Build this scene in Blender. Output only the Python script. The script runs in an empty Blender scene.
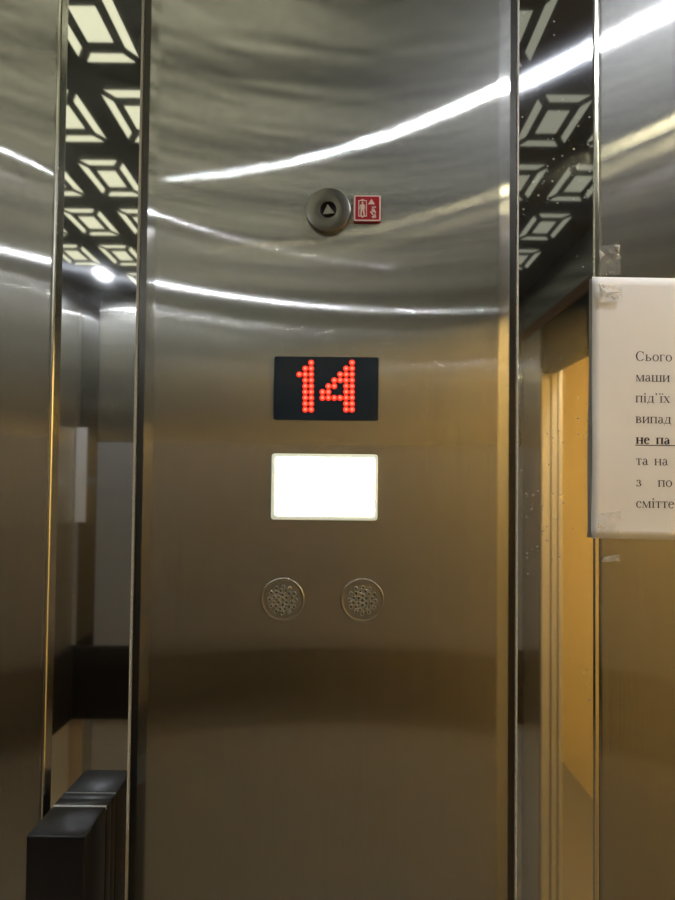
import bpy, bmesh, math, random
from mathutils import Vector, Matrix
random.seed(7)
S = bpy.context.scene
COL = S.collection
PI = math.pi

# ------------------------------------------------------------------ camera
EYE = 1.55            # eye height above the cab floor (m)
D = 0.365             # distance from the eye to the polished strips of the front wall
FPX = 430.0
HOR = 477.0
cd = bpy.data.cameras.new('camera'); cam = bpy.data.objects.new('camera', cd); COL.objects.link(cam)
cd.sensor_fit = 'HORIZONTAL'; cd.sensor_width = 36.0; cd.lens = 36.0 * FPX / 675.0
cd.shift_y = (HOR - 450.0) / 675.0; cd.shift_x = -0.002
cd.clip_start = 0.01
CR = Matrix.Rotation(PI/2 + math.radians(1.05), 4, 'X') @ Matrix.Rotation(math.radians(0.6), 4, 'Z')
cam.matrix_world = Matrix.Translation((0, 0, EYE)) @ CR
S.camera = cam

# ------------------------------------------------------------------ world, exposure
w = bpy.data.worlds.new('world'); S.world = w; w.use_nodes = True
w.node_tree.nodes['Background'].inputs[0].default_value = (0.05, 0.045, 0.04, 1)
w.node_tree.nodes['Background'].inputs[1].default_value = 0.1
S.cycles.sample_clamp_indirect = 60.0; S.cycles.blur_glossy = 0.0
vs = S.view_settings; vs.view_transform = 'Standard'; vs.look = 'None'; vs.gamma = 1.0
vs.use_curve_mapping = False; vs.exposure = 0.0
LAMP = 1900.0          # downlight emission strength
HALL = 280.0          # lamp of the landing
CUT = 0.42             # backlit ceiling cut-outs
WINDOW = 8.0          # emergency light window of the panel

# ------------------------------------------------------------------ room measures
XL, XR = -0.90, 0.625         # left and right wall
YF, YB = D, D - 1.10          # front wall (polished strip plane) and back wall
ZC = EYE + 0.65               # ceiling

def P(px, py, y=D):
    """point of the plane at depth y that the photograph shows at (px, py)"""
    v = CR.to_3x3() @ Vector(((px - 338.85) / FPX, (HOR - py) / FPX, -1.0))
    v = v * (y / v.y)
    return v.x, v.z + EYE

# ------------------------------------------------------------------ materials
def mat(name):
    m = bpy.data.materials.new(name); m.use_nodes = True
    nt = m.node_tree; b = nt.nodes['Principled BSDF']
    return m, nt, b
def plain(name, col, rough=0.5, metal=0.0, noise=0.0, scale=60.0, coat=0.0, bump=0.0):
    m, nt, b = mat(name)
    b.inputs['Base Color'].default_value = (*col, 1); b.inputs['Roughness'].default_value = rough
    b.inputs['Metallic'].default_value = metal; b.inputs['Coat Weight'].default_value = coat
    tc = nt.nodes.new('ShaderNodeTexCoord'); n = nt.nodes.new('ShaderNodeTexNoise')
    n.inputs['Scale'].default_value = scale; n.inputs['Detail'].default_value = 5
    nt.links.new(tc.outputs['Object'], n.inputs['Vector'])
    r = nt.nodes.new('ShaderNodeMapRange')
    r.inputs[3].default_value = max(0.0, rough - 0.08); r.inputs[4].default_value = min(1.0, rough + 0.08)
    nt.links.new(n.outputs[0], r.inputs[0]); nt.links.new(r.outputs[0], b.inputs['Roughness'])
    if noise:
        mx = nt.nodes.new('ShaderNodeMix'); mx.data_type = 'RGBA'
        mx.inputs[6].default_value = (*[c * (1 - noise) for c in col], 1)
        mx.inputs[7].default_value = (*[min(1, c * (1 + noise)) for c in col], 1)
        nt.links.new(n.outputs[0], mx.inputs[0]); nt.links.new(mx.outputs[2], b.inputs['Base Color'])
    if bump:
        bp = nt.nodes.new('ShaderNodeBump'); bp.inputs['Strength'].default_value = bump; bp.inputs['Distance'].default_value = 0.001
        nt.links.new(n.outputs[0], bp.inputs['Height']); nt.links.new(bp.outputs[0], b.inputs['Normal'])
    return m
def glow(name, col, strength):
    m, nt, b = mat(name)
    b.inputs['Base Color'].default_value = (*col, 1)
    b.inputs['Emission Color'].default_value = (*col, 1); b.inputs['Emission Strength'].default_value = strength
    return m
def math_node(nt, op, a, b=None):
    n = nt.nodes.new('ShaderNodeMath'); n.operation = op
    for i, v in enumerate((a, b)):
        if v is None: continue
        if isinstance(v, (int, float)): n.inputs[i].default_value = v
        else: nt.links.new(v, n.inputs[i])
    return n.outputs[0]
def brushed(name, col, axis, rough=0.085, amp=0.17, grain=0.16, dull=0.15):
    """stainless sheet with an upright brushed grain; axis = the level direction along the sheet"""
    m, nt, b = mat(name)
    b.inputs['Metallic'].default_value = 1.0
    b.inputs['Base Color'].default_value = (*col, 1)
    b.inputs['Roughness'].default_value = rough
    b.inputs['Anisotropic'].default_value = 1.0
    tv = nt.nodes.new('ShaderNodeCombineXYZ')
    for i in range(3): tv.inputs[i].default_value = axis[i]
    nt.links.new(tv.outputs[0], b.inputs['Tangent'])
    geo = nt.nodes.new('ShaderNodeNewGeometry')
    def stretched(sx, sz, det=3):
        mp = nt.nodes.new('ShaderNodeMapping'); mp.inputs['Scale'].default_value = (sx, sx, sz)
        nt.links.new(geo.outputs['Position'], mp.inputs['Vector'])
        n = nt.nodes.new('ShaderNodeTexNoise'); n.inputs['Scale'].default_value = 1.0; n.inputs['Detail'].default_value = det
        nt.links.new(mp.outputs[0], n.inputs['Vector']); return n.outputs[0]
    fine = math_node(nt, 'SUBTRACT', stretched(900, 5), 0.5)
    big = nt.nodes.new('ShaderNodeVectorMath'); big.operation = 'SCALE'; big.inputs[3].default_value = 7919.0
    nt.links.new(geo.outputs['Position'], big.inputs[0])
    wn = nt.nodes.new('ShaderNodeTexWhiteNoise'); nt.links.new(big.outputs[0], wn.inputs['Vector'])
    micro = math_node(nt, 'TANGENT', math_node(nt, 'MULTIPLY', math_node(nt, 'SUBTRACT', wn.outputs[0], 0.5), 2.8))
    s = math_node(nt, 'ADD', math_node(nt, 'MULTIPLY', fine, grain), math_node(nt, 'MULTIPLY', micro, amp))
    off = nt.nodes.new('ShaderNodeVectorMath'); off.operation = 'SCALE'
    off.inputs[0].default_value = axis; nt.links.new(s, off.inputs[3])
    # very slight waviness of the sheet
    wav = math_node(nt, 'MULTIPLY', math_node(nt, 'SUBTRACT', stretched(2.0, 6, 1), 0.5), 0.007)
    cz = nt.nodes.new('ShaderNodeCombineXYZ'); nt.links.new(wav, cz.inputs[2])
    a1 = nt.nodes.new('ShaderNodeVectorMath'); a1.operation = 'ADD'
    nt.links.new(geo.outputs['Normal'], a1.inputs[0]); nt.links.new(off.outputs[0], a1.inputs[1])
    a2 = nt.nodes.new('ShaderNodeVectorMath'); a2.operation = 'ADD'
    nt.links.new(a1.outputs[0], a2.inputs[0]); nt.links.new(cz.outputs[0], a2.inputs[1])
    nn = nt.nodes.new('ShaderNodeVectorMath'); nn.operation = 'NORMALIZE'
    nt.links.new(a2.outputs[0], nn.inputs[0]); nt.links.new(nn.outputs[0], b.inputs['Normal'])
    # faint upright scratches in the tone of the metal
    mx = nt.nodes.new('ShaderNodeMix'); mx.data_type = 'RGBA'
    mx.inputs[6].default_value = (*[c * 0.9 for c in col], 1); mx.inputs[7].default_value = (*[min(1, c * 1.1) for c in col], 1)
    nt.links.new(stretched(1500, 12), mx.inputs[0]); nt.links.new(mx.outputs[2], b.inputs['Base Color'])
    # the duller second lobe of worn brushed steel
    h = nt.nodes.new('ShaderNodeBsdfPrincipled')
    h.inputs['Metallic'].default_value = 1.0; h.inputs['Base Color'].default_value = (*[min(1, c * 1.5) for c in col], 1)
    h.inputs['Roughness'].default_value = 0.55; h.inputs['Anisotropic'].default_value = 0.7
    nt.links.new(tv.outputs[0], h.inputs['Tangent'])
    sh = nt.nodes.new('ShaderNodeMixShader'); sh.inputs[0].default_value = dull
    nt.links.new(b.outputs[0], sh.inputs[1]); nt.links.new(h.outputs[0], sh.inputs[2])
    nt.links.new(sh.outputs[0], nt.nodes['Material Output'].inputs[0])
    return m
def polished(name, col, axis, specks=0.0, haze=0.06):
    """mirror polished stainless strip: sharp reflection, a weak upright hairline haze, dust specks"""
    m, nt, b = mat(name)
    b.inputs['Metallic'].default_value = 1.0; b.inputs['Base Color'].default_value = (*col, 1)
    b.inputs['Roughness'].default_value = 0.035
    h = nt.nodes.new('ShaderNodeBsdfPrincipled')
    h.inputs['Metallic'].default_value = 1.0; h.inputs['Base Color'].default_value = (0.75, 0.78, 0.85, 1)
    h.inputs['Roughness'].default_value = 0.13; h.inputs['Anisotropic'].default_value = 1.0
    tv = nt.nodes.new('ShaderNodeCombineXYZ')
    for i in range(3): tv.inputs[i].default_value = axis[i]
    nt.links.new(tv.outputs[0], h.inputs['Tangent'])
    geo = nt.nodes.new('ShaderNodeNewGeometry')
    big = nt.nodes.new('ShaderNodeVectorMath'); big.operation = 'SCALE'; big.inputs[3].default_value = 7919.0
    nt.links.new(geo.outputs['Position'], big.inputs[0])
    wn = nt.nodes.new('ShaderNodeTexWhiteNoise'); nt.links.new(big.outputs[0], wn.inputs['Vector'])
    s = math_node(nt, 'MULTIPLY', math_node(nt, 'SUBTRACT', wn.outputs[0], 0.5), 0.45)
    off = nt.nodes.new('ShaderNodeVectorMath'); off.operation = 'SCALE'; off.inputs[0].default_value = axis
    nt.links.new(s, off.inputs[3])
    ad = nt.nodes.new('ShaderNodeVectorMath'); ad.operation = 'ADD'
    nt.links.new(geo.outputs['Normal'], ad.inputs[0]); nt.links.new(off.outputs[0], ad.inputs[1])
    nn = nt.nodes.new('ShaderNodeVectorMath'); nn.operation = 'NORMALIZE'
    nt.links.new(ad.outputs[0], nn.inputs[0]); nt.links.new(nn.outputs[0], h.inputs['Normal'])
    mix = nt.nodes.new('ShaderNodeMixShader'); mix.inputs[0].default_value = haze
    nt.links.new(b.outputs[0], mix.inputs[1]); nt.links.new(h.outputs[0], mix.inputs[2])
    out = nt.nodes['Material Output']; last = mix.outputs[0]
    if specks:
        d = nt.nodes.new('ShaderNodeBsdfDiffuse'); d.inputs[0].default_value = (0.6, 0.62, 0.6, 1)
        vo = nt.nodes.new('ShaderNodeTexVoronoi'); vo.inputs['Scale'].default_value = 230.0
        nt.links.new(geo.outputs['Position'], vo.inputs['Vector'])
        no = nt.nodes.new('ShaderNodeTexNoise'); no.inputs['Scale'].default_value = 14.0
        nt.links.new(geo.outputs['Position'], no.inputs['Vector'])
        dot = math_node(nt, 'LESS_THAN', vo.outputs['Distance'], 0.2)
        sep = nt.nodes.new('ShaderNodeSeparateColor'); nt.links.new(vo.outputs['Color'], sep.inputs[0])
        pick = math_node(nt, 'GREATER_THAN', sep.outputs[0], 0.55)
        sx = nt.nodes.new('ShaderNodeSeparateXYZ'); nt.links.new(geo.outputs['Position'], sx.inputs[0])
        dz = math_node(nt, 'ABSOLUTE', math_node(nt, 'SUBTRACT', sx.outputs[2], EYE + .26))
        thr = math_node(nt, 'ADD', math_node(nt, 'MULTIPLY', math_node(nt, 'GREATER_THAN', dz, .075), .14), .46)
        area = math_node(nt, 'GREATER_THAN', no.outputs[0], thr)
        k = math_node(nt, 'MULTIPLY', math_node(nt, 'MULTIPLY', dot, pick), math_node(nt, 'MULTIPLY', area, specks))
        m2 = nt.nodes.new('ShaderNodeMixShader'); nt.links.new(k, m2.inputs[0])
        nt.links.new(last, m2.inputs[1]); nt.links.new(d.outputs[0], m2.inputs[2]); last = m2.outputs[0]
    nt.links.new(last, out.inputs[0])
    return m
AX, AY = (1, 0, 0), (0, 1, 0)
M = {}
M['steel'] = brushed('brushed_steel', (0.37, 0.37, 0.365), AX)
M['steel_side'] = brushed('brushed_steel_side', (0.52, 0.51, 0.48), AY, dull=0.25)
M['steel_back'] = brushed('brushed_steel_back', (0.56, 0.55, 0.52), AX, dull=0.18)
M['grey'] = plain('grey_laminate', (0.36, 0.355, 0.35), 0.5, 0, 0.06, 40)
M['laminate'] = plain('olive_laminate', (0.56, 0.53, 0.47), 0.45, 0, 0.12, 40)
M['mirror'] = polished('polished_steel', (0.50, 0.51, 0.52), AX)
M['mirror_dusty'] = polished('polished_steel_dusty', (0.72, 0.73, 0.74), AX, 0.5, 0.12)
M['edge'] = plain('steel_edge', (0.66, 0.65, 0.60), 0.2, 1.0)
M['groove'] = plain('dark_groove', (0.02, 0.018, 0.016), 0.6)
M['backing'] = plain('backing_steel', (0.07, 0.067, 0.062), 0.35, 1.0)
M['glue'] = plain('glue_residue', (0.5, 0.49, 0.45), 0.4, 0.0, 0.5, 900, bump=0.8)
M['ceiling'] = plain('dark_ceiling', (0.022, 0.018, 0.012), 0.45)
M['cut'] = glow('ceiling_cutout', (0.86, 0.85, 0.74), CUT)
M['halllamp'] = glow('hall_lamp_glow', (1.0, 0.87, 0.66), HALL)
M['hallfloor'] = plain('hall_floor', (0.22, 0.18, 0.10), 0.5, 0, 0.1, 20)
M['hallceil'] = plain('hall_ceiling', (0.7, 0.66, 0.55), 0.8)
M['leaf'] = plain('door_leaf_edge', (0.62, 0.56, 0.40), 0.4, 0.6)
M['cut_dim'] = glow('ceiling_cutout_dim', (0.86, 0.86, 0.78), CUT * 0.22)
M['lamp'] = glow('downlight_glow', (0.93, 0.96, 1.0), LAMP)
M['warm'] = glow('streak_lamp_glow', (1.0, 0.90, 0.55), 90.0)
M['floor'] = plain('floor_tile', (0.40, 0.39, 0.36), 0.35, 0, 0.3, 25)
M['ochre'] = plain('ochre_paint', (0.82, 0.66, 0.30), 0.45, 0, 0.08, 30)
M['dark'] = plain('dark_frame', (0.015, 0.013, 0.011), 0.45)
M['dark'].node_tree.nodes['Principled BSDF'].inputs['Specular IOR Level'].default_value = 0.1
M['brown'] = plain('brown_band', (0.20, 0.10, 0.045), 0.4)

M['key'] = plain('turned_steel', (0.24, 0.235, 0.225), 0.34, 1.0)
M['pin'] = plain('pin_steel', (0.42, 0.41, 0.39), 0.4, 1.0, 0.4, 700)
M['black'] = plain('black_plastic', (0.007, 0.007, 0.009), 0.3, 0, 0, 4000)
M['black'].node_tree.nodes['Principled BSDF'].inputs['Specular IOR Level'].default_value = 0.33
M['seam'] = plain('seam_highlight', (0.35, 0.36, 0.37), 0.4)
M['screen'] = plain('smoked_screen', (0.010, 0.020, 0.036), 0.12, 0, 0, 100)
M['led'] = glow('led_red', (1.0, 0.03, 0.008), 1.2)
M['ledcore'] = glow('led_core', (1.0, 0.20, 0.14), 1.3)
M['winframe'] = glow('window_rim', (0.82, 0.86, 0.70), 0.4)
M['window'] = glow('window_glow', (0.97, 1.0, 0.98), WINDOW)
M['red'] = plain('red_sign', (0.42, 0.008, 0.03), 0.35)
M['white'] = plain('white_print', (0.80, 0.68, 0.66), 0.45)
M['paper'] = plain('white_paper', (0.88, 0.86, 0.85), 0.75, 0, 0.03, 25, bump=0.25)
M['tan'] = plain('tan_strip', (0.62, 0.46, 0.28), 0.7)
M['ink'] = plain('black_ink', (0.02, 0.018, 0.018), 0.7)
def tape_mat(name, amount):
    m, nt, b = mat(name)
    b.inputs['Base Color'].default_value = (0.75, 0.73, 0.68, 1); b.inputs['Roughness'].default_value = 0.15
    t = nt.nodes.new('ShaderNodeBsdfTransparent'); mx = nt.nodes.new('ShaderNodeMixShader')
    geo = nt.nodes.new('ShaderNodeNewGeometry'); n = nt.nodes.new('ShaderNodeTexNoise'); n.inputs['Scale'].default_value = 160
    nt.links.new(geo.outputs['Position'], n.inputs['Vector'])
    r = nt.nodes.new('ShaderNodeMapRange'); r.inputs[1].default_value = 0.4; r.inputs[2].default_value = 0.7
    r.inputs[3].default_value = amount * 0.6; r.inputs[4].default_value = min(1, amount * 1.5)
    nt.links.new(n.outputs[0], r.inputs[0]); nt.links.new(r.outputs[0], mx.inputs[0])
    nt.links.new(t.outputs[0], mx.inputs[1]); nt.links.new(b.outputs[0], mx.inputs[2])
    nt.links.new(mx.outputs[0], nt.nodes['Material Output'].inputs[0])
    return m
M['tape'] = tape_mat('clear_tape', 0.26)
M['crease'] = tape_mat('creased_tape_glint', 0.6)
M['tape_torn'] = tape_mat('torn_tape', 0.75)

# ------------------------------------------------------------------ mesh helpers
def add_box(bm, x0, x1, y0, y1, z0, z1):
    vs_ = [bm.verts.new((x, y, z)) for x in (x0, x1) for y in (y0, y1) for z in (z0, z1)]
    for f in ((0, 1, 3, 2), (4, 6, 7, 5), (0, 4, 5, 1), (2, 3, 7, 6), (0, 2, 6, 4), (1, 5, 7, 3)):
        bm.faces.new([vs_[i] for i in f])
def bevelled_box(x0, x1, y0, y1, z0, z1, r, seg=3):
    bm = bmesh.new(); add_box(bm, x0, x1, y0, y1, z0, z1)
    bmesh.ops.recalc_face_normals(bm, faces=bm.faces)
    bmesh.ops.bevel(bm, geom=list(bm.edges), offset=r, segments=seg, profile=0.5, affect='EDGES')
    return bm
def round_rect(x0, x1, z0, z1, r, n=5):
    pts = []
    for cx, cz, a in ((x1 - r, z1 - r, 0), (x0 + r, z1 - r, PI/2), (x0 + r, z0 + r, PI), (x1 - r, z0 + r, 1.5*PI)):
        for k in range(n + 1):
            t = a + PI/2 * k / n; pts.append((cx + r * math.cos(t), cz + r * math.sin(t)))
    return pts
def add_prism(bm, pts, y_front, y_back, chamfer=0.0):
    """outline pts in (x, z), extruded along depth; the front (towards the viewer, smaller y) may be chamfered"""
    cx = sum(p[0] for p in pts) / len(pts); cz = sum(p[1] for p in pts) / len(pts)
    def inset(p, c):
        dx, dz = p[0] - cx, p[1] - cz; l = math.hypot(dx, dz) or 1
        return (p[0] - dx / l * c, p[1] - dz / l * c)
    rings = []
    rings.append([bm.verts.new((x, y_back, z)) for x, z in pts])
    if chamfer:
        for k in range(4):
            t = k / 3 * PI / 2
            rings.append([bm.verts.new((*(lambda q: (q[0],))(inset(p, chamfer * (1 - math.cos(t)))), y_front + chamfer * (1 - math.sin(t)),
                                        inset(p, chamfer * (1 - math.cos(t)))[1])) for p in pts])
    else:
        rings.append([bm.verts.new((x, y_front, z)) for x, z in pts])
    n = len(pts)
    for a, b in zip(rings, rings[1:]):
        for i in range(n): bm.faces.new((a[i], a[(i+1) % n], b[(i+1) % n], b[i]))
    bm.faces.new(rings[-1]); bm.faces.new(rings[0])
def add_lathe(bm, cx, cz, prof, n=48):
    """profile of (radius, y) pairs turned about the depth axis"""
    rings = []
    for r, y in prof:
        if r < 1e-6: rings.append([bm.verts.new((cx, y, cz))])
        else: rings.append([bm.verts.new((cx + r * math.cos(2*PI*i/n), y, cz + r * math.sin(2*PI*i/n))) for i in range(n)])
    for a, b in zip(rings, rings[1:]):
        for i in range(n):
            j = (i + 1) % n
            if len(a) == 1 and len(b) == 1: continue
            if len(a) == 1: bm.faces.new((a[0], b[j], b[i]))
            elif len(b) == 1: bm.faces.new((a[i], a[j], b[0]))
            else: bm.faces.new((a[i], a[j], b[j], b[i]))
def flat(bm, pts, y):
    bm.faces.new([bm.verts.new((x, y, z)) for x, z in pts])
def obj(name, bm, m, parent=None, smooth=False):
    bmesh.ops.recalc_face_normals(bm, faces=bm.faces)
    me = bpy.data.meshes.new(name)
    if parent is not None:
        o_ = Vector((0, 0, 0)); p = parent
        while p is not None: o_ += p.location; p = p.parent
        bmesh.ops.translate(bm, verts=bm.verts, vec=-o_)
    bm.to_mesh(me); bm.free()
    me.materials.append(M[m])
    if smooth:
        for p in me.polygons: p.use_smooth = True
    o = bpy.data.objects.new(name, me); COL.objects.link(o)
    if parent is not None: o.parent = parent
    return o
def auto_smooth(o, ang=35):
    for p in o.data.polygons: p.use_smooth = True
    bm = bmesh.new(); bm.from_mesh(o.data)
    for e in bm.edges:
        if len(e.link_faces) == 2 and e.calc_face_angle(0) > math.radians(ang): e.smooth = False
    bm.to_mesh(o.data); bm.free(); return o
def thing(name, label, cat, loc, group=None):
    o = bpy.data.objects.new(name, None); o.empty_display_size = 0.02; COL.objects.link(o)
    o.location = loc; o['label'] = label; o['category'] = cat
    if group: o['group'] = group
    return o
def tag(o, label, cat, group=None):
    o['label'] = label; o['category'] = cat
    if group: o['group'] = group
    return o
def struct(name, bm, m):
    o = obj(name, bm, m); o['kind'] = 'structure'; return o
def box_bm(*a):
    bm = bmesh.new(); add_box(bm, *a); return bm

# ------------------------------------------------------------------ cab shell
struct('floor', box_bm(XL - .04, XR + .02, YB - .04, YF + .04, -0.04, 0.0), 'floor')
struct('ceiling', box_bm(XL - .04, XR + .04, YB - .04, YF + .04, ZC, ZC + 0.03), 'ceiling')
# upright lines of the front wall, in X on the strip plane, read half way up
def xat(px, y=D): return P(px, 450, y)[0]
x_strip1a, x_strip1b = xat(54), xat(137.5)
x_strip2a, x_strip2b = xat(514.5), xat(597)
x_p0, x_p1 = xat(142.3, D - .004), xat(509.8, D - .004)
struct('wall_front', box_bm(XL - .04, XR + .04, YF + .004, YF + .04, 0, ZC), 'backing')
struct('trim_1', box_bm(x_strip1a + .001, x_strip1b, YF, YF + .004, 0, ZC), 'mirror')
struct('trim_2', box_bm(x_strip2a, x_strip2b - .001, YF, YF + .004, 0, ZC), 'mirror_dusty')
def folded_sheet(x0, x1, y_front, depth, r, left=True, right=True):
    """sheet with rounded return edges, as one outline run along the height"""
    prof = []
    if left:
        prof.append((x0, y_front + depth))
        for k in range(7):
            t = k / 6 * PI / 2; prof.append((x0 + r * (1 - math.cos(t)), y_front + r * (1 - math.sin(t))))
    else: prof += [(x0, y_front + depth), (x0, y_front)]
    if right:
        for k in range(7):
            t = PI / 2 - k / 6 * PI / 2; prof.append((x1 - r * (1 - math.cos(t)), y_front + r * (1 - math.sin(t))))
        prof.append((x1, y_front + depth))
    else: prof += [(x1, y_front), (x1, y_front + depth)]
    bm = bmesh.new()
    lo = [bm.verts.new((x, y, 0.0)) for x, y in prof]; hi = [bm.verts.new((x, y, ZC)) for x, y in prof]
    n = len(prof)
    for i in range(n): bm.faces.new((lo[i], lo[(i+1) % n], hi[(i+1) % n], hi[i]))
    bm.faces.new(lo); bm.faces.new(hi)
    return bm
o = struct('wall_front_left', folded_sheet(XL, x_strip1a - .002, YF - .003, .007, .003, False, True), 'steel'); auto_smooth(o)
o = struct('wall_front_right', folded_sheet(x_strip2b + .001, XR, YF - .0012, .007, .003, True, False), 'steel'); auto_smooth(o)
# slim bright edge beads beside the strips
struct('trim_3', bevelled_box(x_strip1a - .0018, x_strip1a + .0012, YF - .005, YF + .004, 0, ZC, .0012), 'edge')
struct('trim_4', bevelled_box(x_strip2b - .0028, x_strip2b + .0008, YF - .0014, YF + .004, 0, ZC, .0006), 'edge')
struct('trim_5', bevelled_box(x_strip2a + .0008, x_strip2a + .0028, YF - .0012, YF + .004, 0, ZC, .0005), 'glue')
struct('trim_6', bevelled_box(x_strip1b - .0032, x_strip1b - .0008, YF - .0012, YF + .004, 0, ZC, .0005), 'glue')
struct('trim_7', box_bm(x_strip1b, x_p0 + .001, YF - .0012, YF + .004, 0, ZC), 'backing')
struct('trim_8', box_bm(x_p1 - .001, x_strip2a, YF - .0012, YF + .004, 0, ZC), 'backing')
# left wall
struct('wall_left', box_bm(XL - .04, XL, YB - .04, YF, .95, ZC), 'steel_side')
struct('wall_left_lower', box_bm(XL - .04, XL, YB - .04, YF, 0, .95), 'laminate')
# back wall: brushed sheets and polished strips like the front
struct('wall_back', box_bm(XL, XR, YB - .04, YB - .004, 0, ZC), 'groove')
xs = [XL, -0.885, -0.825, -0.42, -0.36, 0.25, 0.31, XR]
k = 8
for i in range(len(xs) - 1):
    k += 1
    strip = i in (1, 3, 5)
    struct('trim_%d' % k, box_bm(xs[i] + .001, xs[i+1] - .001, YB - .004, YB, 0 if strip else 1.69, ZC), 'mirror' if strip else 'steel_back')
    if not strip: struct('trim_%d' % (k + 60), box_bm(xs[i] + .001, xs[i+1] - .001, YB - .004, YB, .951, 1.688), 'grey')
    if not strip: struct('trim_%d' % (k + 30), box_bm(xs[i] + .001, xs[i+1] - .001, YB - .004, YB, 0, .949), 'laminate')
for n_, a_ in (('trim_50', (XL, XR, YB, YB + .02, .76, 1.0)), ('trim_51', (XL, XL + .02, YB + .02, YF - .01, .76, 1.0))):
    struct(n_, bevelled_box(*a_, .004), 'dark')  # unseen dark rail, added to put a dark band into the panel reflection
# right wall with the doorway
LZ = EYE + 0.795 * XR
DY0, DY1 = YF - 0.97, YF - 0.16
bm = bmesh.new()
add_box(bm, XR, XR + .04, YB, DY0, 0, ZC); add_box(bm, XR, XR + .04, DY1, YF + .0, 0, ZC)
struct('wall_right', bm, 'steel_side')
struct('wall_right_header', box_bm(XR, XR + .04, DY0, DY1, LZ + .03, ZC), 'steel_side')
struct('trim_20', box_bm(XR - .003, XR + .05, YB, YF - .002, LZ, LZ + .032), 'brown')

# ------------------------------------------------------------------ landing beyond the open doorway, edges of the parked door leaves
HX, HZ = 1.28, 2.40
HY0, HY1 = YB - 1.0, YF + .6
XD = XR + .065
struct('floor_hall', box_bm(XR + .02, HX + .05, HY0, HY1, -0.04, 0.0), 'hallfloor')
struct('ceiling_hall', box_bm(XD, HX + .05, HY0, HY1, HZ, HZ + .04), 'hallceil')
struct('wall_hall', box_bm(HX, HX + .05, HY0, HY1, 0, HZ), 'ochre')
struct('wall_hall_back', box_bm(XD, HX, HY0 - .05, HY0, 0, HZ), 'ochre')
struct('wall_hall_front', box_bm(XD, HX, HY1, HY1 + .05, 0, HZ), 'ochre')
bm = bmesh.new()
add_box(bm, XR + .042, XD, HY0, DY0 - .012, 0, HZ); add_box(bm, XR + .042, XD, DY1 + .02, HY1, 0, HZ)
add_box(bm, XR + .042, XD, DY0 - .012, DY1 + .02, EYE + .38, HZ)
struct('wall_hall_near', bm, 'ochre')
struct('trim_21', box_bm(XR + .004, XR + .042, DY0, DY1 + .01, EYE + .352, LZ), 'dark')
for i, (u0, u1) in enumerate(((.003, .030), (.033, .050), (.053, .065))):
    struct('door_%d' % (1 + i), bevelled_box(XR + u0, XR + u1, DY0 - .006, DY0 + .003 + .003 * i, 0, EYE + .37, .001), 'leaf')
def downlight(x, y, z, r, m, label, group=None, name='downlight'):
    t = thing(name, label, 'ceiling light', (x, y, z), group)
    bm = bmesh.new(); n = 32
    prof = [(r, -.001), (r * 1.25, -.006), (r * 1.5, -.004), (r * 1.55, 0)]
    rings = [[bm.verts.new((x + q * math.cos(2*PI*i/n), y + q * math.sin(2*PI*i/n), z + h)) for i in range(n)] for q, h in prof]
    for a, b in zip(rings, rings[1:]):
        for i in range(n): bm.faces.new((a[i], a[(i+1) % n], b[(i+1) % n], b[i]))
    obj('bezel', bm, 'edge', t, True)
    bm = bmesh.new()
    c = bm.verts.new((x, y, z - .004)); ring = [bm.verts.new((x + r * math.cos(2*PI*i/n), y + r * math.sin(2*PI*i/n), z - .002)) for i in range(n)]
    for i in range(n): bm.faces.new((c, ring[(i+1) % n], ring[i]))
    obj('lens', bm, m, t, True)
    return t
downlight(.80, YF - .62, HZ, .09, 'halllamp', 'warm round lamp on the landing ceiling beyond the doorway', name='hall_lamp')
G = 'round downlights in the dark ceiling'
fx, fz, bz = 1.1 * D, 1.64, 3.63
LR = .012
spots = [(fx, 1.64, 'bright round downlight above the paper notice', LR), (-2.36 * D, 1.47, 'small round downlight above the left front corner', .0075),
         (-2.03 * D, 3.63, 'round downlight mirrored as a white star in the left polished strip', .012),
         (fx, 3.55, 'small round downlight added at the back to light the notice', .0035)]  # last one added for frontal light on the notice and a faint streak
for x, zv, lab, rr in spots:
    downlight(x, 2 * D - zv * D, ZC, rr, 'lamp', lab, G)
# warm lamp added over the doorway to draw the yellow streak
hl = thing('streak_lamp', 'small warm lamp added over the doorway for the yellow streak', 'added light', (XR, .35 * D, EYE + 1.6 * D))
obj('housing', bevelled_box(XR - .05, XR, .35 * D - .03, .35 * D + .03, EYE + 1.6 * D, EYE + 1.6 * D + .02, .004), 'edge', hl)
obj('lens', bevelled_box(XR - .040, XR - .018, .35 * D - .012, .35 * D + .012, EYE + 1.6 * D - .006, EYE + 1.6 * D + .001, .002), 'warm', hl)

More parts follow.
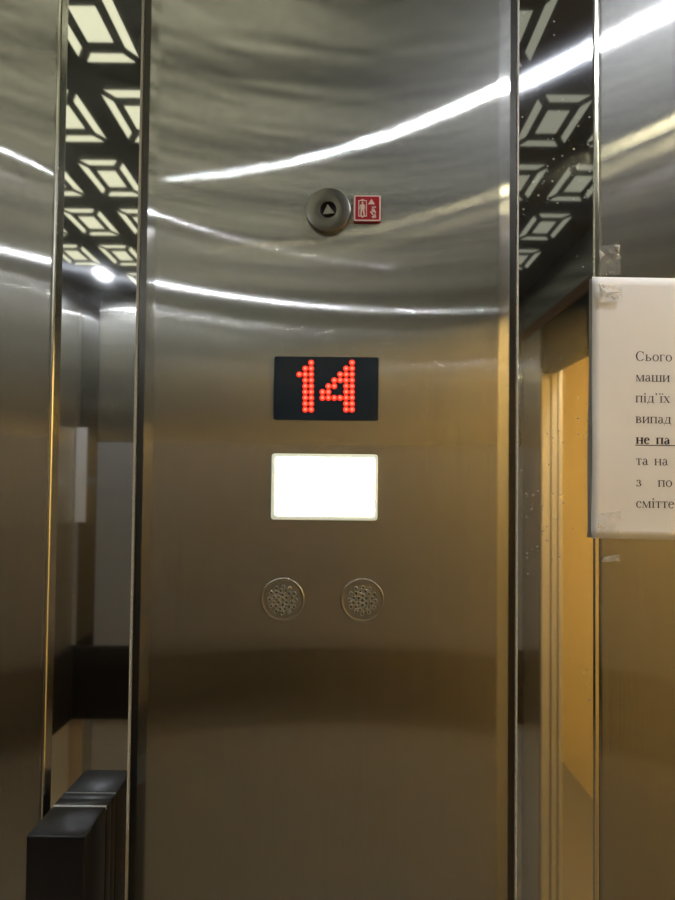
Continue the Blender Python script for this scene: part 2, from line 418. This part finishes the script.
# ------------------------------------------------------------------ cut-outs of the ceiling: mitred frames round a square
px_, py_ = .366 * D, .425 * D
hx, hy = .046, .054
def cutouts(name, m, cols):
    bm = bmesh.new()
    def cq(pts): bm.faces.new([bm.verts.new((x, y, ZC - .0015)) for x, y in pts])
    for x in cols:
        for j in range(0, 9):
            zv = 1.638 * D + py_ * (j - 1); y = 2 * D - zv
            if not (XL + .05 < x < XR - .05 and YB + .06 < y < YF - .05): continue
            if any(math.hypot(x - sx, y - (2 * D - sz * D)) < .075 for sx, sz, _, _r in spots): continue
            b_, g = .0135, .0085
            for sy in (1, -1):
                cq([(x - hx + g, y + sy * hy), (x + hx - g, y + sy * hy), (x + hx - g - b_, y + sy * (hy - b_)), (x - hx + g + b_, y + sy * (hy - b_))])
            for q in (1, -1):
                cq([(x + q * hx, y - hy + g), (x + q * hx, y + hy - g), (x + q * (hx - b_), y + hy - g - b_), (x + q * (hx - b_), y - hy + g + b_)])
            cq([(x - .019, y - .024), (x + .019, y - .024), (x + .019, y + .024), (x - .019, y + .024)])
    bmesh.ops.solidify(bm, geom=list(bm.faces), thickness=.001)
    o = obj(name, bm, m); o['kind'] = 'structure'
cutouts('trim_30', 'cut', [-.98 * D + px_ * i for i in range(-6, 3)])
cutouts('trim_31', 'cut_dim', [1.02 * D + px_ * i for i in range(-2, 4)])

# ------------------------------------------------------------------ operating panel (one steel column with its fittings)
YP = YF - .008                              # face of the panel
pc = (x_p0 + x_p1) / 2
panel = thing('operating_panel', 'tall brushed steel lift panel with red 14 display and lit white window', 'lift panel', (pc, YP, 0))
def rounded(pts, r, n=4):
    out = [pts[0]]
    for a, b, c in zip(pts, pts[1:], pts[2:]):
        A, B, C = Vector(a), Vector(b), Vector(c)
        p, q = B + (A - B).normalized() * r, B + (C - B).normalized() * r
        for k in range(n + 1):
            t = k / n; v = p * (1 - t) ** 2 + B * 2 * t * (1 - t) + q * t * t; out.append((v.x, v.y))
    return out + [pts[-1]]
prof = rounded([(x_p0, YP + .0065), (x_p0, YP + .004), (x_p0 + .010, YP), (x_p1 - .011, YP), (x_p1, YP + .004), (x_p1, YP + .0065)], .0020)
bm = bmesh.new()
lo = [bm.verts.new((x, y, 0.0)) for x, y in prof]; hi = [bm.verts.new((x, y, ZC)) for x, y in prof]
for i in range(len(prof)):
    j = (i + 1) % len(prof); bm.faces.new((lo[i], lo[j], hi[j], hi[i]))
bm.faces.new(lo); bm.faces.new(hi)
fp = obj('faceplate', bm, 'steel', panel); auto_smooth(fp, 50)
def rect(px0, px1, py0, py1, y):
    a = P(px0, (py0 + py1) / 2, y)[0]; b = P(px1, (py0 + py1) / 2, y)[0]
    c = P((px0 + px1) / 2, py1, y)[1]; d = P((px0 + px1) / 2, py0, y)[1]
    return a, b, c, d
pxm = D / FPX * (YP / D)                     # metres per pixel on the panel face
# floor display
bm = bmesh.new(); add_prism(bm, round_rect(*rect(274, 378.5, 357, 420.5, YP), .002), YP - .0012, YP + .002, .0006)
disp = obj('floor_display', bm, 'screen', panel); disp['label'] = 'dark glossy floor display reading 14 in red dots'
ONE = [(2, 0), (1, 1), (2, 1), (0, 2), (1, 2), (2, 2)] + [(c, r) for r in range(3, 9) for c in (1, 2)]
FOUR = [(5, 0), (4, 1), (5, 1), (3, 2), (4, 2), (5, 2), (2, 3), (3, 3), (4, 3), (5, 3), (1, 4), (2, 4), (4, 4), (5, 4),
        (0, 5), (1, 5), (4, 5), (5, 5)] + [(c, 6) for c in range(6)] + [(4, 7), (5, 7), (4, 8), (5, 8)]
disp_o = disp
for nm, dots, x0, sp in (('digit_one', ONE, 299.3, 5.95), ('digit_four', FOUR, 322.4, 5.92)):
    bm = bmesh.new(); bm2 = bmesh.new()
    for c, r in dots:
        x, z = P(x0 + sp * c, 362.7 + 5.86 * r, YP - .0012)
        R_ = 2.95 * pxm
        add_lathe(bm, x, z, [(R_, YP - .0011), (R_, YP - .0013), (R_ * .5, YP - .0016)], 14)
        add_lathe(bm2, x, z, [(R_ * .5, YP - .0012), (R_ * .5, YP - .0016), (0, YP - .0018)], 14)
    d = obj(nm, bm, 'led', panel); d.parent = disp; d['label'] = 'red lit digit %s made of round dots' % ('1' if nm == 'digit_one' else '4')
    me2 = bpy.data.meshes.new('tmp')
    bmesh.ops.recalc_face_normals(bm2, faces=bm2.faces)
    bmesh.ops.translate(bm2, verts=bm2.verts, vec=-Vector(panel.location))
    d.data.materials.append(M['ledcore'])
    bmj = bmesh.new(); bmj.from_mesh(d.data); n0 = len(bmj.faces)
    bm2.to_mesh(me2); bm2.free(); bmj.from_mesh(me2); bmj.faces.ensure_lookup_table()
    for f in bmj.faces[n0:]: f.material_index = 1
    bmj.to_mesh(d.data); bmj.free(); bpy.data.meshes.remove(me2)
# lit window
bm = bmesh.new(); add_prism(bm, round_rect(*rect(271.5, 377.5, 454, 520, YP), .0025), YP - .0022, YP + .002, .0012)
win = obj('emergency_light', bm, 'winframe', panel); auto_smooth(win, 50); win['label'] = 'white lit window with a pale greenish rim'
bm = bmesh.new(); add_prism(bm, round_rect(*rect(275.5, 374.5, 457.5, 516, YP - .0022), .0015), YP - .0026, YP - .001)
lens = obj('diffuser', bm, 'window', panel); lens.parent = win
# key switch
kx, kz = P(328.2, 209.5, YP - .004)
R_ = 22.6 * pxm
bm = bmesh.new()
add_lathe(bm, kx, kz, [(R_, YP), (R_, YP - .0026), (R_ * .985, YP - .0036), (R_ * .95, YP - .0040), (R_ * .40, YP - .0042), (R_ * .37, YP - .0040), (R_ * .36, YP - .001), (0, YP - .0008)], 64)
key = obj('key_switch', bm, 'key', panel); auto_smooth(key, 40); key['label'] = 'round turned steel key switch with a black socket'
bm = bmesh.new(); add_lathe(bm, kx, kz, [(R_ * .365, YP - .0036), (R_ * .36, YP - .0012), (0, YP - .0011)], 40)
s_ = obj('socket', bm, 'groove', panel); s_.parent = key; s_['label'] = 'black recessed socket'
bm = bmesh.new()
tri = [(kx + R_ * .30 * math.cos(a) , kz - R_ * .02 + R_ * .30 * math.sin(a)) for a in (math.radians(97), math.radians(217), math.radians(337))]
add_prism(bm, tri, YP - .0034, YP - .001, .0004)
t_ = obj('triangular_pin', bm, 'pin', panel); t_.parent = key; t_['label'] = 'bright triangular steel pin'
# speaker grilles
HOLES = [(243,190),(320,178),(390,192),(290,220),(347,220),(187,245),(243,243),(390,252),(445,252),(315,268),(215,293),(270,295),(358,298),
         (418,297),(167,318),(315,320),(462,325),(213,348),(268,350),(358,352),(416,352),(187,393),(240,393),(388,398),(442,398),(315,375),
         (288,422),(340,422),(243,450),(315,470),(388,452)]
for cx_, cy_, lab in ((282.8, 599.5, 'left round perforated speaker grille'), (362.4, 600.2, 'right round perforated speaker grille')):
    x, z = P(cx_, cy_, YP)
    R_ = 22.0 * pxm
    bm = bmesh.new()
    add_lathe(bm, x, z, [(R_, YP + .0002), (R_ * .985, YP - .0007), (R_ * .95, YP - .0010), (R_ * .90, YP - .0010), (R_ * .87, YP - .0006), (R_ * .86, YP - .0006), (0, YP - .0006)], 64)
    g = obj('speaker_grille', bm, 'steel', panel); auto_smooth(g, 50); g['label'] = lab
    bm = bmesh.new(); bl = bmesh.new()
    for hx_, hy_ in HOLES:
        q = ((hx_ - 315) / 11.25 * pxm + x, -(hy_ - 322) / 11.25 * pxm + z)
        add_lathe(bm, *q, [(1.6 * pxm, YP - .0006), (1.5 * pxm, YP - .0009), (0, YP - .0009)], 12)
        add_lathe(bl, *q, [(2.1 * pxm, YP - .0005), (1.9 * pxm, YP - .0011), (1.5 * pxm, YP - .0011), (1.35 * pxm, YP - .0006)], 12)
    h = obj('perforations', bm, 'groove', panel); h.parent = g; h['label'] = 'dark round holes'
    h = obj('hole_rims', bl, 'edge', panel, True); h.parent = g

# ------------------------------------------------------------------ red pictogram plate stuck beside the key switch
x0, x1, z0, z1 = rect(353.6, 381.0, 195.3, 221.5, YP - .002)
sign = thing('pictogram_sign', 'small red sign with a white figure and arrow beside the key switch', 'sign', ((x0 + x1) / 2, YP, z0))
bm = bmesh.new(); add_prism(bm, round_rect(x0, x1, z0, z1, .0016), YP - .0022, YP, .0004)
obj('plate', bm, 'red', sign)
def sp(u, v):                               # coordinates in the zoomed picture of the sign
    return P(345 + u / 15.0, 185 + v / 15.0, YP - .0022)
ys = YP - .00235
def ring_faces(bm, outer, inner, y):
    n = len(outer); a = [bm.verts.new((x, y, z)) for x, z in outer]; b = [bm.verts.new((x, y, z)) for x, z in inner]
    for i in range(n): bm.faces.new((a[i], a[(i+1) % n], b[(i+1) % n], b[i]))
bm = bmesh.new(); e = .0006
ring_faces(bm, round_rect(x0 + e*.3, x1 - e*.3, z0 + e*.3, z1 - e*.3, .0015), round_rect(x0 + e*2.4, x1 - e*2.4, z0 + e*2.2, z1 - e*2.2, .0009), ys)
obj('border', bm, 'white', sign)
bm = bmesh.new()
def sq(*uv): flat(bm, [sp(u, v) for u, v in uv], ys)
a0, a1, b0, b1 = 200, 328, 228, 475
for r4 in (((a0,b0),(a1,b0),(a1,b0+14),(a0,b0+14)), ((a0,b1-14),(a1,b1-14),(a1,b1),(a0,b1)), ((a0,b0+14),(a0+14,b0+14),(a0+14,b1-14),(a0,b1-14)),
           ((a1-14,b0+14),(a1,b0+14),(a1,b1-14),(a1-14,b1-14)), ((240,215),(285,215),(285,228),(240,228)), ((240,475),(285,475),(262,494))): sq(*r4)
sq(*[(262 + 15 * math.cos(t * PI / 6), 268 + 17 * math.sin(t * PI / 6)) for t in range(12)])
sq((240,290),(284,290),(290,372),(234,372))
sq((240,290),(236,318),(226,365),(216,360),(226,300)); sq((284,290),(298,300),(306,360),(297,365),(288,318))
sq((234,372),(260,372),(256,400),(246,462),(228,462)); sq((264,372),(290,372),(298,462),(280,462),(268,400))
obj('lift_figure', bm, 'white', sign)
bm = bmesh.new()
sq((398,208),(450,292),(344,292))
for r4 in (((398,322),(450,318),(470,338),(412,362)), ((430,318),(462,318),(420,352),(392,352)), ((372,404),(392,392),(432,440),(412,452)),
           ((420,372),(440,360),(470,420),(448,430)), ((392,372),(412,362),(440,400),(420,412)), ((396,470),(440,452),(466,494),(414,500)), ((430,440),(462,440),(468,486),(450,494))): sq(*r4)
obj('arrow_mark', bm, 'white', sign)

# ------------------------------------------------------------------ paper notice with its text
YN = YF - .0015
c_tl = P(591.8, 277, YN); c_bl = P(590.3, 538, YN)
W, H = .297, c_tl[1] - c_bl[1]
note = thing('paper_notice', 'white printed paper notice taped to the right brushed wall', 'notice', (c_tl[0] + W / 2, YN, c_bl[1]))
bm = bmesh.new(); NX, NZ = 40, 30
def sheet(u, v):
    x = c_bl[0] + (c_tl[0] - c_bl[0]) * v + W * u
    z = c_bl[1] + H * v - .0022 * u
    lift = .0012 * math.exp(-u * 30) * math.sin(PI * v) + .0010 * math.sin(5 * u + 7 * v) * math.sin(PI * v) + .0015 * math.exp(-v * 25)
    return x, YN - .0005 - max(0, lift), z
grid = [[bm.verts.new(sheet(i / NX, j / NZ)) for i in range(NX + 1)] for j in range(NZ + 1)]
for j in range(NZ):
    for i in range(NX): bm.faces.new((grid[j][i], grid[j][i+1], grid[j+1][i+1], grid[j+1][i]))
back = [[bm.verts.new((v.co.x, v.co.y + .00025, v.co.z)) for v in row] for row in grid]
for j in range(NZ):
    for i in range(NX): bm.faces.new((back[j][i], back[j+1][i], back[j+1][i+1], back[j][i+1]))
for i in range(NX):
    bm.faces.new((grid[0][i], back[0][i], back[0][i+1], grid[0][i+1])); bm.faces.new((grid[NZ][i], grid[NZ][i+1], back[NZ][i+1], back[NZ][i]))
for j in range(NZ):
    bm.faces.new((grid[j][0], grid[j+1][0], back[j+1][0], back[j][0])); bm.faces.new((grid[j][NX], back[j][NX], back[j+1][NX], grid[j+1][NX]))
obj('sheet', bm, 'paper', note, True)

def stem(x, y0, y1, w, st=True, sb=True, s=.05, th=.028):
    out = [[(x, y0), (x + w, y0), (x + w, y1), (x, y1)]]
    if sb: out.append([(x - s, y0), (x + w + s, y0), (x + w + s, y0 + th), (x - s, y0 + th)])
    if st: out.append([(x - s, y1 - th), (x + w + s, y1 - th), (x + w + s, y1), (x - s, y1)])
    return out
def hb(x0, x1, y, t): return [[(x0, y), (x1, y), (x1, y + t), (x0, y + t)]]
def dg(x0, y0, x1, y1, w): return [[(x0, y0), (x0 + w, y0), (x1 + w, y1), (x1, y1)]]
def arc(cx, cy, rx, ry, ws, wt, a0=0, a1=360, n=24):
    out = []; n = max(6, int(n * abs(a1 - a0) / 360))
    for i in range(n):
        q = []
        for t, inner in ((i, 0), (i + 1, 0), (i + 1, 1), (i, 1)):
            a = math.radians(a0 + (a1 - a0) * t / n)
            q.append((cx + (rx - ws * inner) * math.cos(a), cy + (ry - wt * inner) * math.sin(a)))
        out.append(q)
    return out
def disc(cx, cy, r): return [[(cx + r * math.cos(i * PI / 6), cy + r * math.sin(i * PI / 6)) for i in range(12)]]
def glyph(ch, B):
    w = .13 if B else .085; t = .04 if B else .032; X = .45
    if ch == 'С': return .667, arc(.35, .33, .31, .345, w + .015, t, 42, 318) + [[(.56, .43), (.585, .43), (.60, .665), (.575, .665)], [(.585, .10), (.60, .09), (.60, .16), (.57, .13)]]
    if ch == 'с': return .444, arc(.24, .22, .21, .235, w, t, 50, 315) + disc(.36, .345, .045)
    if ch == 'ь': return .50, stem(.08, 0, X, w) + arc(.23, .13, .215, .13, w, t, -90, 90) + hb(.12, .24, .228, t) + hb(.12, .24, 0, t)
    if ch == 'о': return .50, arc(.25, .22, .22, .235, w, t)
    if ch == 'г': return .41, stem(.07, 0, X, w) + hb(.1, .37, X - t, t) + [[(.34, X), (.37, X), (.38, X - .12), (.365, X - .12)]]
    if ch == 'м': return .63, stem(.065, 0, X, .03, False) + stem(.48, 0, X, w, False) + dg(.27, 0, .05, X, w) + dg(.27, 0, .465, X, .03) + hb(.02, .10, X - .028, .028) + hb(.48, .61, X - .028, .028)
    if ch == 'а': return .444, stem(.275, 0.03, .33, w - .005, False, False) + arc(.22, .30, .135, .155, .07, t, 0, 165) + arc(.19, .12, .155, .13, w, t, 60, 300) + hb(.2, .3, .22, t) + [[(.28, .06), (.40, .0), (.43, .05), (.36, .06)]] + [[(.2, .0), (.3, .06), (.3, .1), (.2, .035)]]
    if ch == 'ш': return .77, stem(.07, 0, X, w) + stem(.345, 0, X, w) + stem(.62, 0, X, w) + hb(.1, .68, 0, t)
    if ch == 'и': return .535, stem(.065, 0, X, w) + stem(.385, 0, X, w) + dg(.13, .06, .37, X - .06, .045)
    if ch == 'п': return .535, stem(.065, 0, X, w) + stem(.385, 0, X, w) + hb(.1, .45, X - t - .004, t + .004)
    if ch == 'н': return .535, stem(.065, 0, X, w) + stem(.385, 0, X, w) + hb(.1, .45, .215, t)
    if ch == 'і': return .278, stem(.095, 0, X, w) + disc(.14, .60, .055)
    if ch == 'ї': return .278, stem(.095, 0, X, w) + disc(.05, .60, .05) + disc(.225, .60, .05)
    if ch == 'д': return .51, stem(.345, 0, X, w, True, False) + dg(.09, .02, .19, X, .035) + hb(.18, .40, X - t, t) + hb(.02, .49, 0, t) + hb(.02, .045, -.12, .13) + hb(.465, .49, -.12, .13)
    if ch == '’': return .333, disc(.13, .61, .055) + [[(.17, .62), (.185, .58), (.12, .47), (.10, .49)]]
    if ch == 'х': return .50, dg(.35, 0, .06, X, w + .01) + dg(.05, 0, .37, X, .032) + hb(0, .15, 0, .028) + hb(.29, .49, 0, .028) + hb(.01, .2, X - .028, .028) + hb(.33, .46, X - .028, .028)
    if ch == 'в': return .47, stem(.075, 0, X, w) + arc(.23, .34, .16, .11, w, t, -90, 90) + arc(.23, .125, .20, .125, w, t, -90, 90) + hb(.1, .25, 0, t) + hb(.1, .25, .225, t) + hb(.1, .25, X - t, t)
    if ch == 'е': return .444, arc(.23, .22, .205, .235, w, t, 10, 320) + hb(.06, .425, .25, t)
    if ch == 'т': return .437, stem(.175, 0, X, w, False) + hb(.03, .41, X - t, t) + hb(.03, .055, X - .13, .13) + hb(.385, .41, X - .13, .13)
    if ch == 'з': return .39, arc(.17, .345, .15, .11, w, t, -90, 150) + arc(.17, .125, .185, .13, w, t, -150, 90) + disc(.065, .36, .04) + disc(.05, .08, .045)
    return .25, []
EM = 14.4 * D / FPX                         # type size in metres
LINES = [('Сього', 635.6, 360.3, 0, False), ('маши', 636, 380.9, 0, False), ('під’їх', 635.6, 401.8, 0, False), ('випад', 635.6, 422.6, 0, False),
         ('не па', 635.8, 443.4, .12, True), ('та на', 635.8, 464.6, .15, False), ('з по', 636, 486.0, .85, False), ('смітте', 635.6, 507.2, 0, False)]
for txt, px0, py0, gap, bold in LINES:
    x, z = P(px0, py0, YN - .001)
    bm = bmesh.new(); x_start = x
    def y_on(xx, zz):
        u = (xx - c_bl[0]) / W; v = (zz - c_bl[1]) / H
        return sheet(u, v)[1] - .00012
    for ch in txt:
        if ch == ' ': x += (.25 + gap) * EM; continue
        adv, polys = glyph(ch, bold)
        if bold: adv *= 1.04
        for p in polys:
            bm.faces.new([bm.verts.new((x + a * EM, y_on(x + a * EM, z + b * EM), z + b * EM - .0022 * (x + a * EM - c_bl[0]) / W)) for a, b in p])
        x += adv * EM
    if bold:
        zz = z - .15 * EM
        for i in range(12):
            xa = x_start - .02 * EM + (x - x_start + .5 * EM) * i / 12; xb = x_start - .02 * EM + (x - x_start + .5 * EM) * (i + 1) / 12
            bm.faces.new([bm.verts.new((q, y_on(q, zz), r)) for q, r in ((xa, zz), (xb, zz), (xb, zz + .06 * EM), (xa, zz + .06 * EM))])
    tl = obj('text_line', bm, 'ink', note)

# ------------------------------------------------------------------ pieces of tape
def tape(label, corners, y, m, crinkle=.0004, n=10):
    pts = [P(u, v, y) for u, v in corners]            # tl, tr, br, bl
    bm = bmesh.new(); rows = []
    for j in range(n + 1):
        row = []
        for i in range(n + 1):
            s, t = i / n, j / n
            x = (pts[0][0] * (1 - s) + pts[1][0] * s) * (1 - t) + (pts[3][0] * (1 - s) + pts[2][0] * s) * t
            z = (pts[0][1] * (1 - s) + pts[1][1] * s) * (1 - t) + (pts[3][1] * (1 - s) + pts[2][1] * s) * t
            row.append(bm.verts.new((x, y - crinkle * random.random(), z)))
        rows.append(row)
    for j in range(n):
        for i in range(n): bm.faces.new((rows[j][i], rows[j][i+1], rows[j+1][i+1], rows[j+1][i]))
    bmesh.ops.solidify(bm, geom=list(bm.faces), thickness=.00006)
    o = obj('adhesive_tape', bm, m, None, False)
    return tag(o, label, 'tape', 'pieces of tape round the notice')
yt = YN - .0030
t1 = tape('crinkled clear tape on the top left corner of the paper notice', ((598, 284), (622, 287), (621, 301), (600, 302)), yt, 'tape', .0009)
t2 = tape('old clear tape on bare steel just above the paper notice', ((600, 246), (620, 244), (621, 275), (601, 275)), YF - .0016, 'tape')
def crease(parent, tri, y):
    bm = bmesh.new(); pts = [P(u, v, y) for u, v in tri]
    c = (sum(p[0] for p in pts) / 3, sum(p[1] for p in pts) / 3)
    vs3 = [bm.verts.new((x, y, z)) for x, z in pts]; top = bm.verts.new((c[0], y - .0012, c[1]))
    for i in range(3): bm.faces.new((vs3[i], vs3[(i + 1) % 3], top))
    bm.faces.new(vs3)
    o = obj('crease', bm, 'crease'); o.parent = parent; o['label'] = 'raised crease with its glint painted whitish'  # whitish tint stands for the glint on the crinkled tape
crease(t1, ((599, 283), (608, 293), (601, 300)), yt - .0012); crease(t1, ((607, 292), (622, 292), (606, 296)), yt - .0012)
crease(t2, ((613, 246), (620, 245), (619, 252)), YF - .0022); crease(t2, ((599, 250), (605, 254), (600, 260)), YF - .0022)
tape('square of clear tape on the bottom left corner of the paper notice', ((598, 514), (620, 511), (619, 533), (597, 535)), yt - .001, 'tape', .0003)
tape('small torn whitish scrap of tape just below the paper notice', ((604, 557), (619, 554), (620, 561), (601, 562)), YF - .0016, 'tape_torn')

# ------------------------------------------------------------------ black plastic housing on the left polished strip
bx0, bz1 = P(59, 799); bx1 = P(111.5, 799)[0]
hs = thing('wall_housing', 'slim black plastic housing projecting from the left polished strip', 'housing', ((bx0 + bx1) / 2, YF, bz1 - .26))
o = obj('body', bevelled_box(bx0, bx1, YF - .038, YF - .0078, bz1 - .26, bz1, .0013), 'black', hs); auto_smooth(o)
o = obj('seam', bevelled_box(bx0 + .0002, bx1 - .0002, YF - .0082, YF - .0068, bz1 - .003, bz1 + .0002, .0003), 'seam', hs); o['label'] = 'thin seam with its highlight in pale colour'  # groove highlight between body and base, put in as a pale strip
o = obj('base', bevelled_box(bx0, bx1, YF - .0072, YF, bz1 - .26, bz1, .0002), 'black', hs); auto_smooth(o)

# ------------------------------------------------------------------ two narrow upright strips added in the back left corner, seen in the left polished strip
def strip(name, label, x0, x1, z0, z1, m):
    tag(obj(name, box_bm(x0, x1, YB, YB + .0006, z0, z1), m), label, 'paper')
strip('upright_strip', 'narrow white upright strip mirrored in the left polished strip', -.897, -.860, EYE - .136, EYE + .187, 'paper')
strip('upright_strip', 'narrow tan upright strip mirrored just above the black housing', -.897, -.855, .50, .755, 'tan')
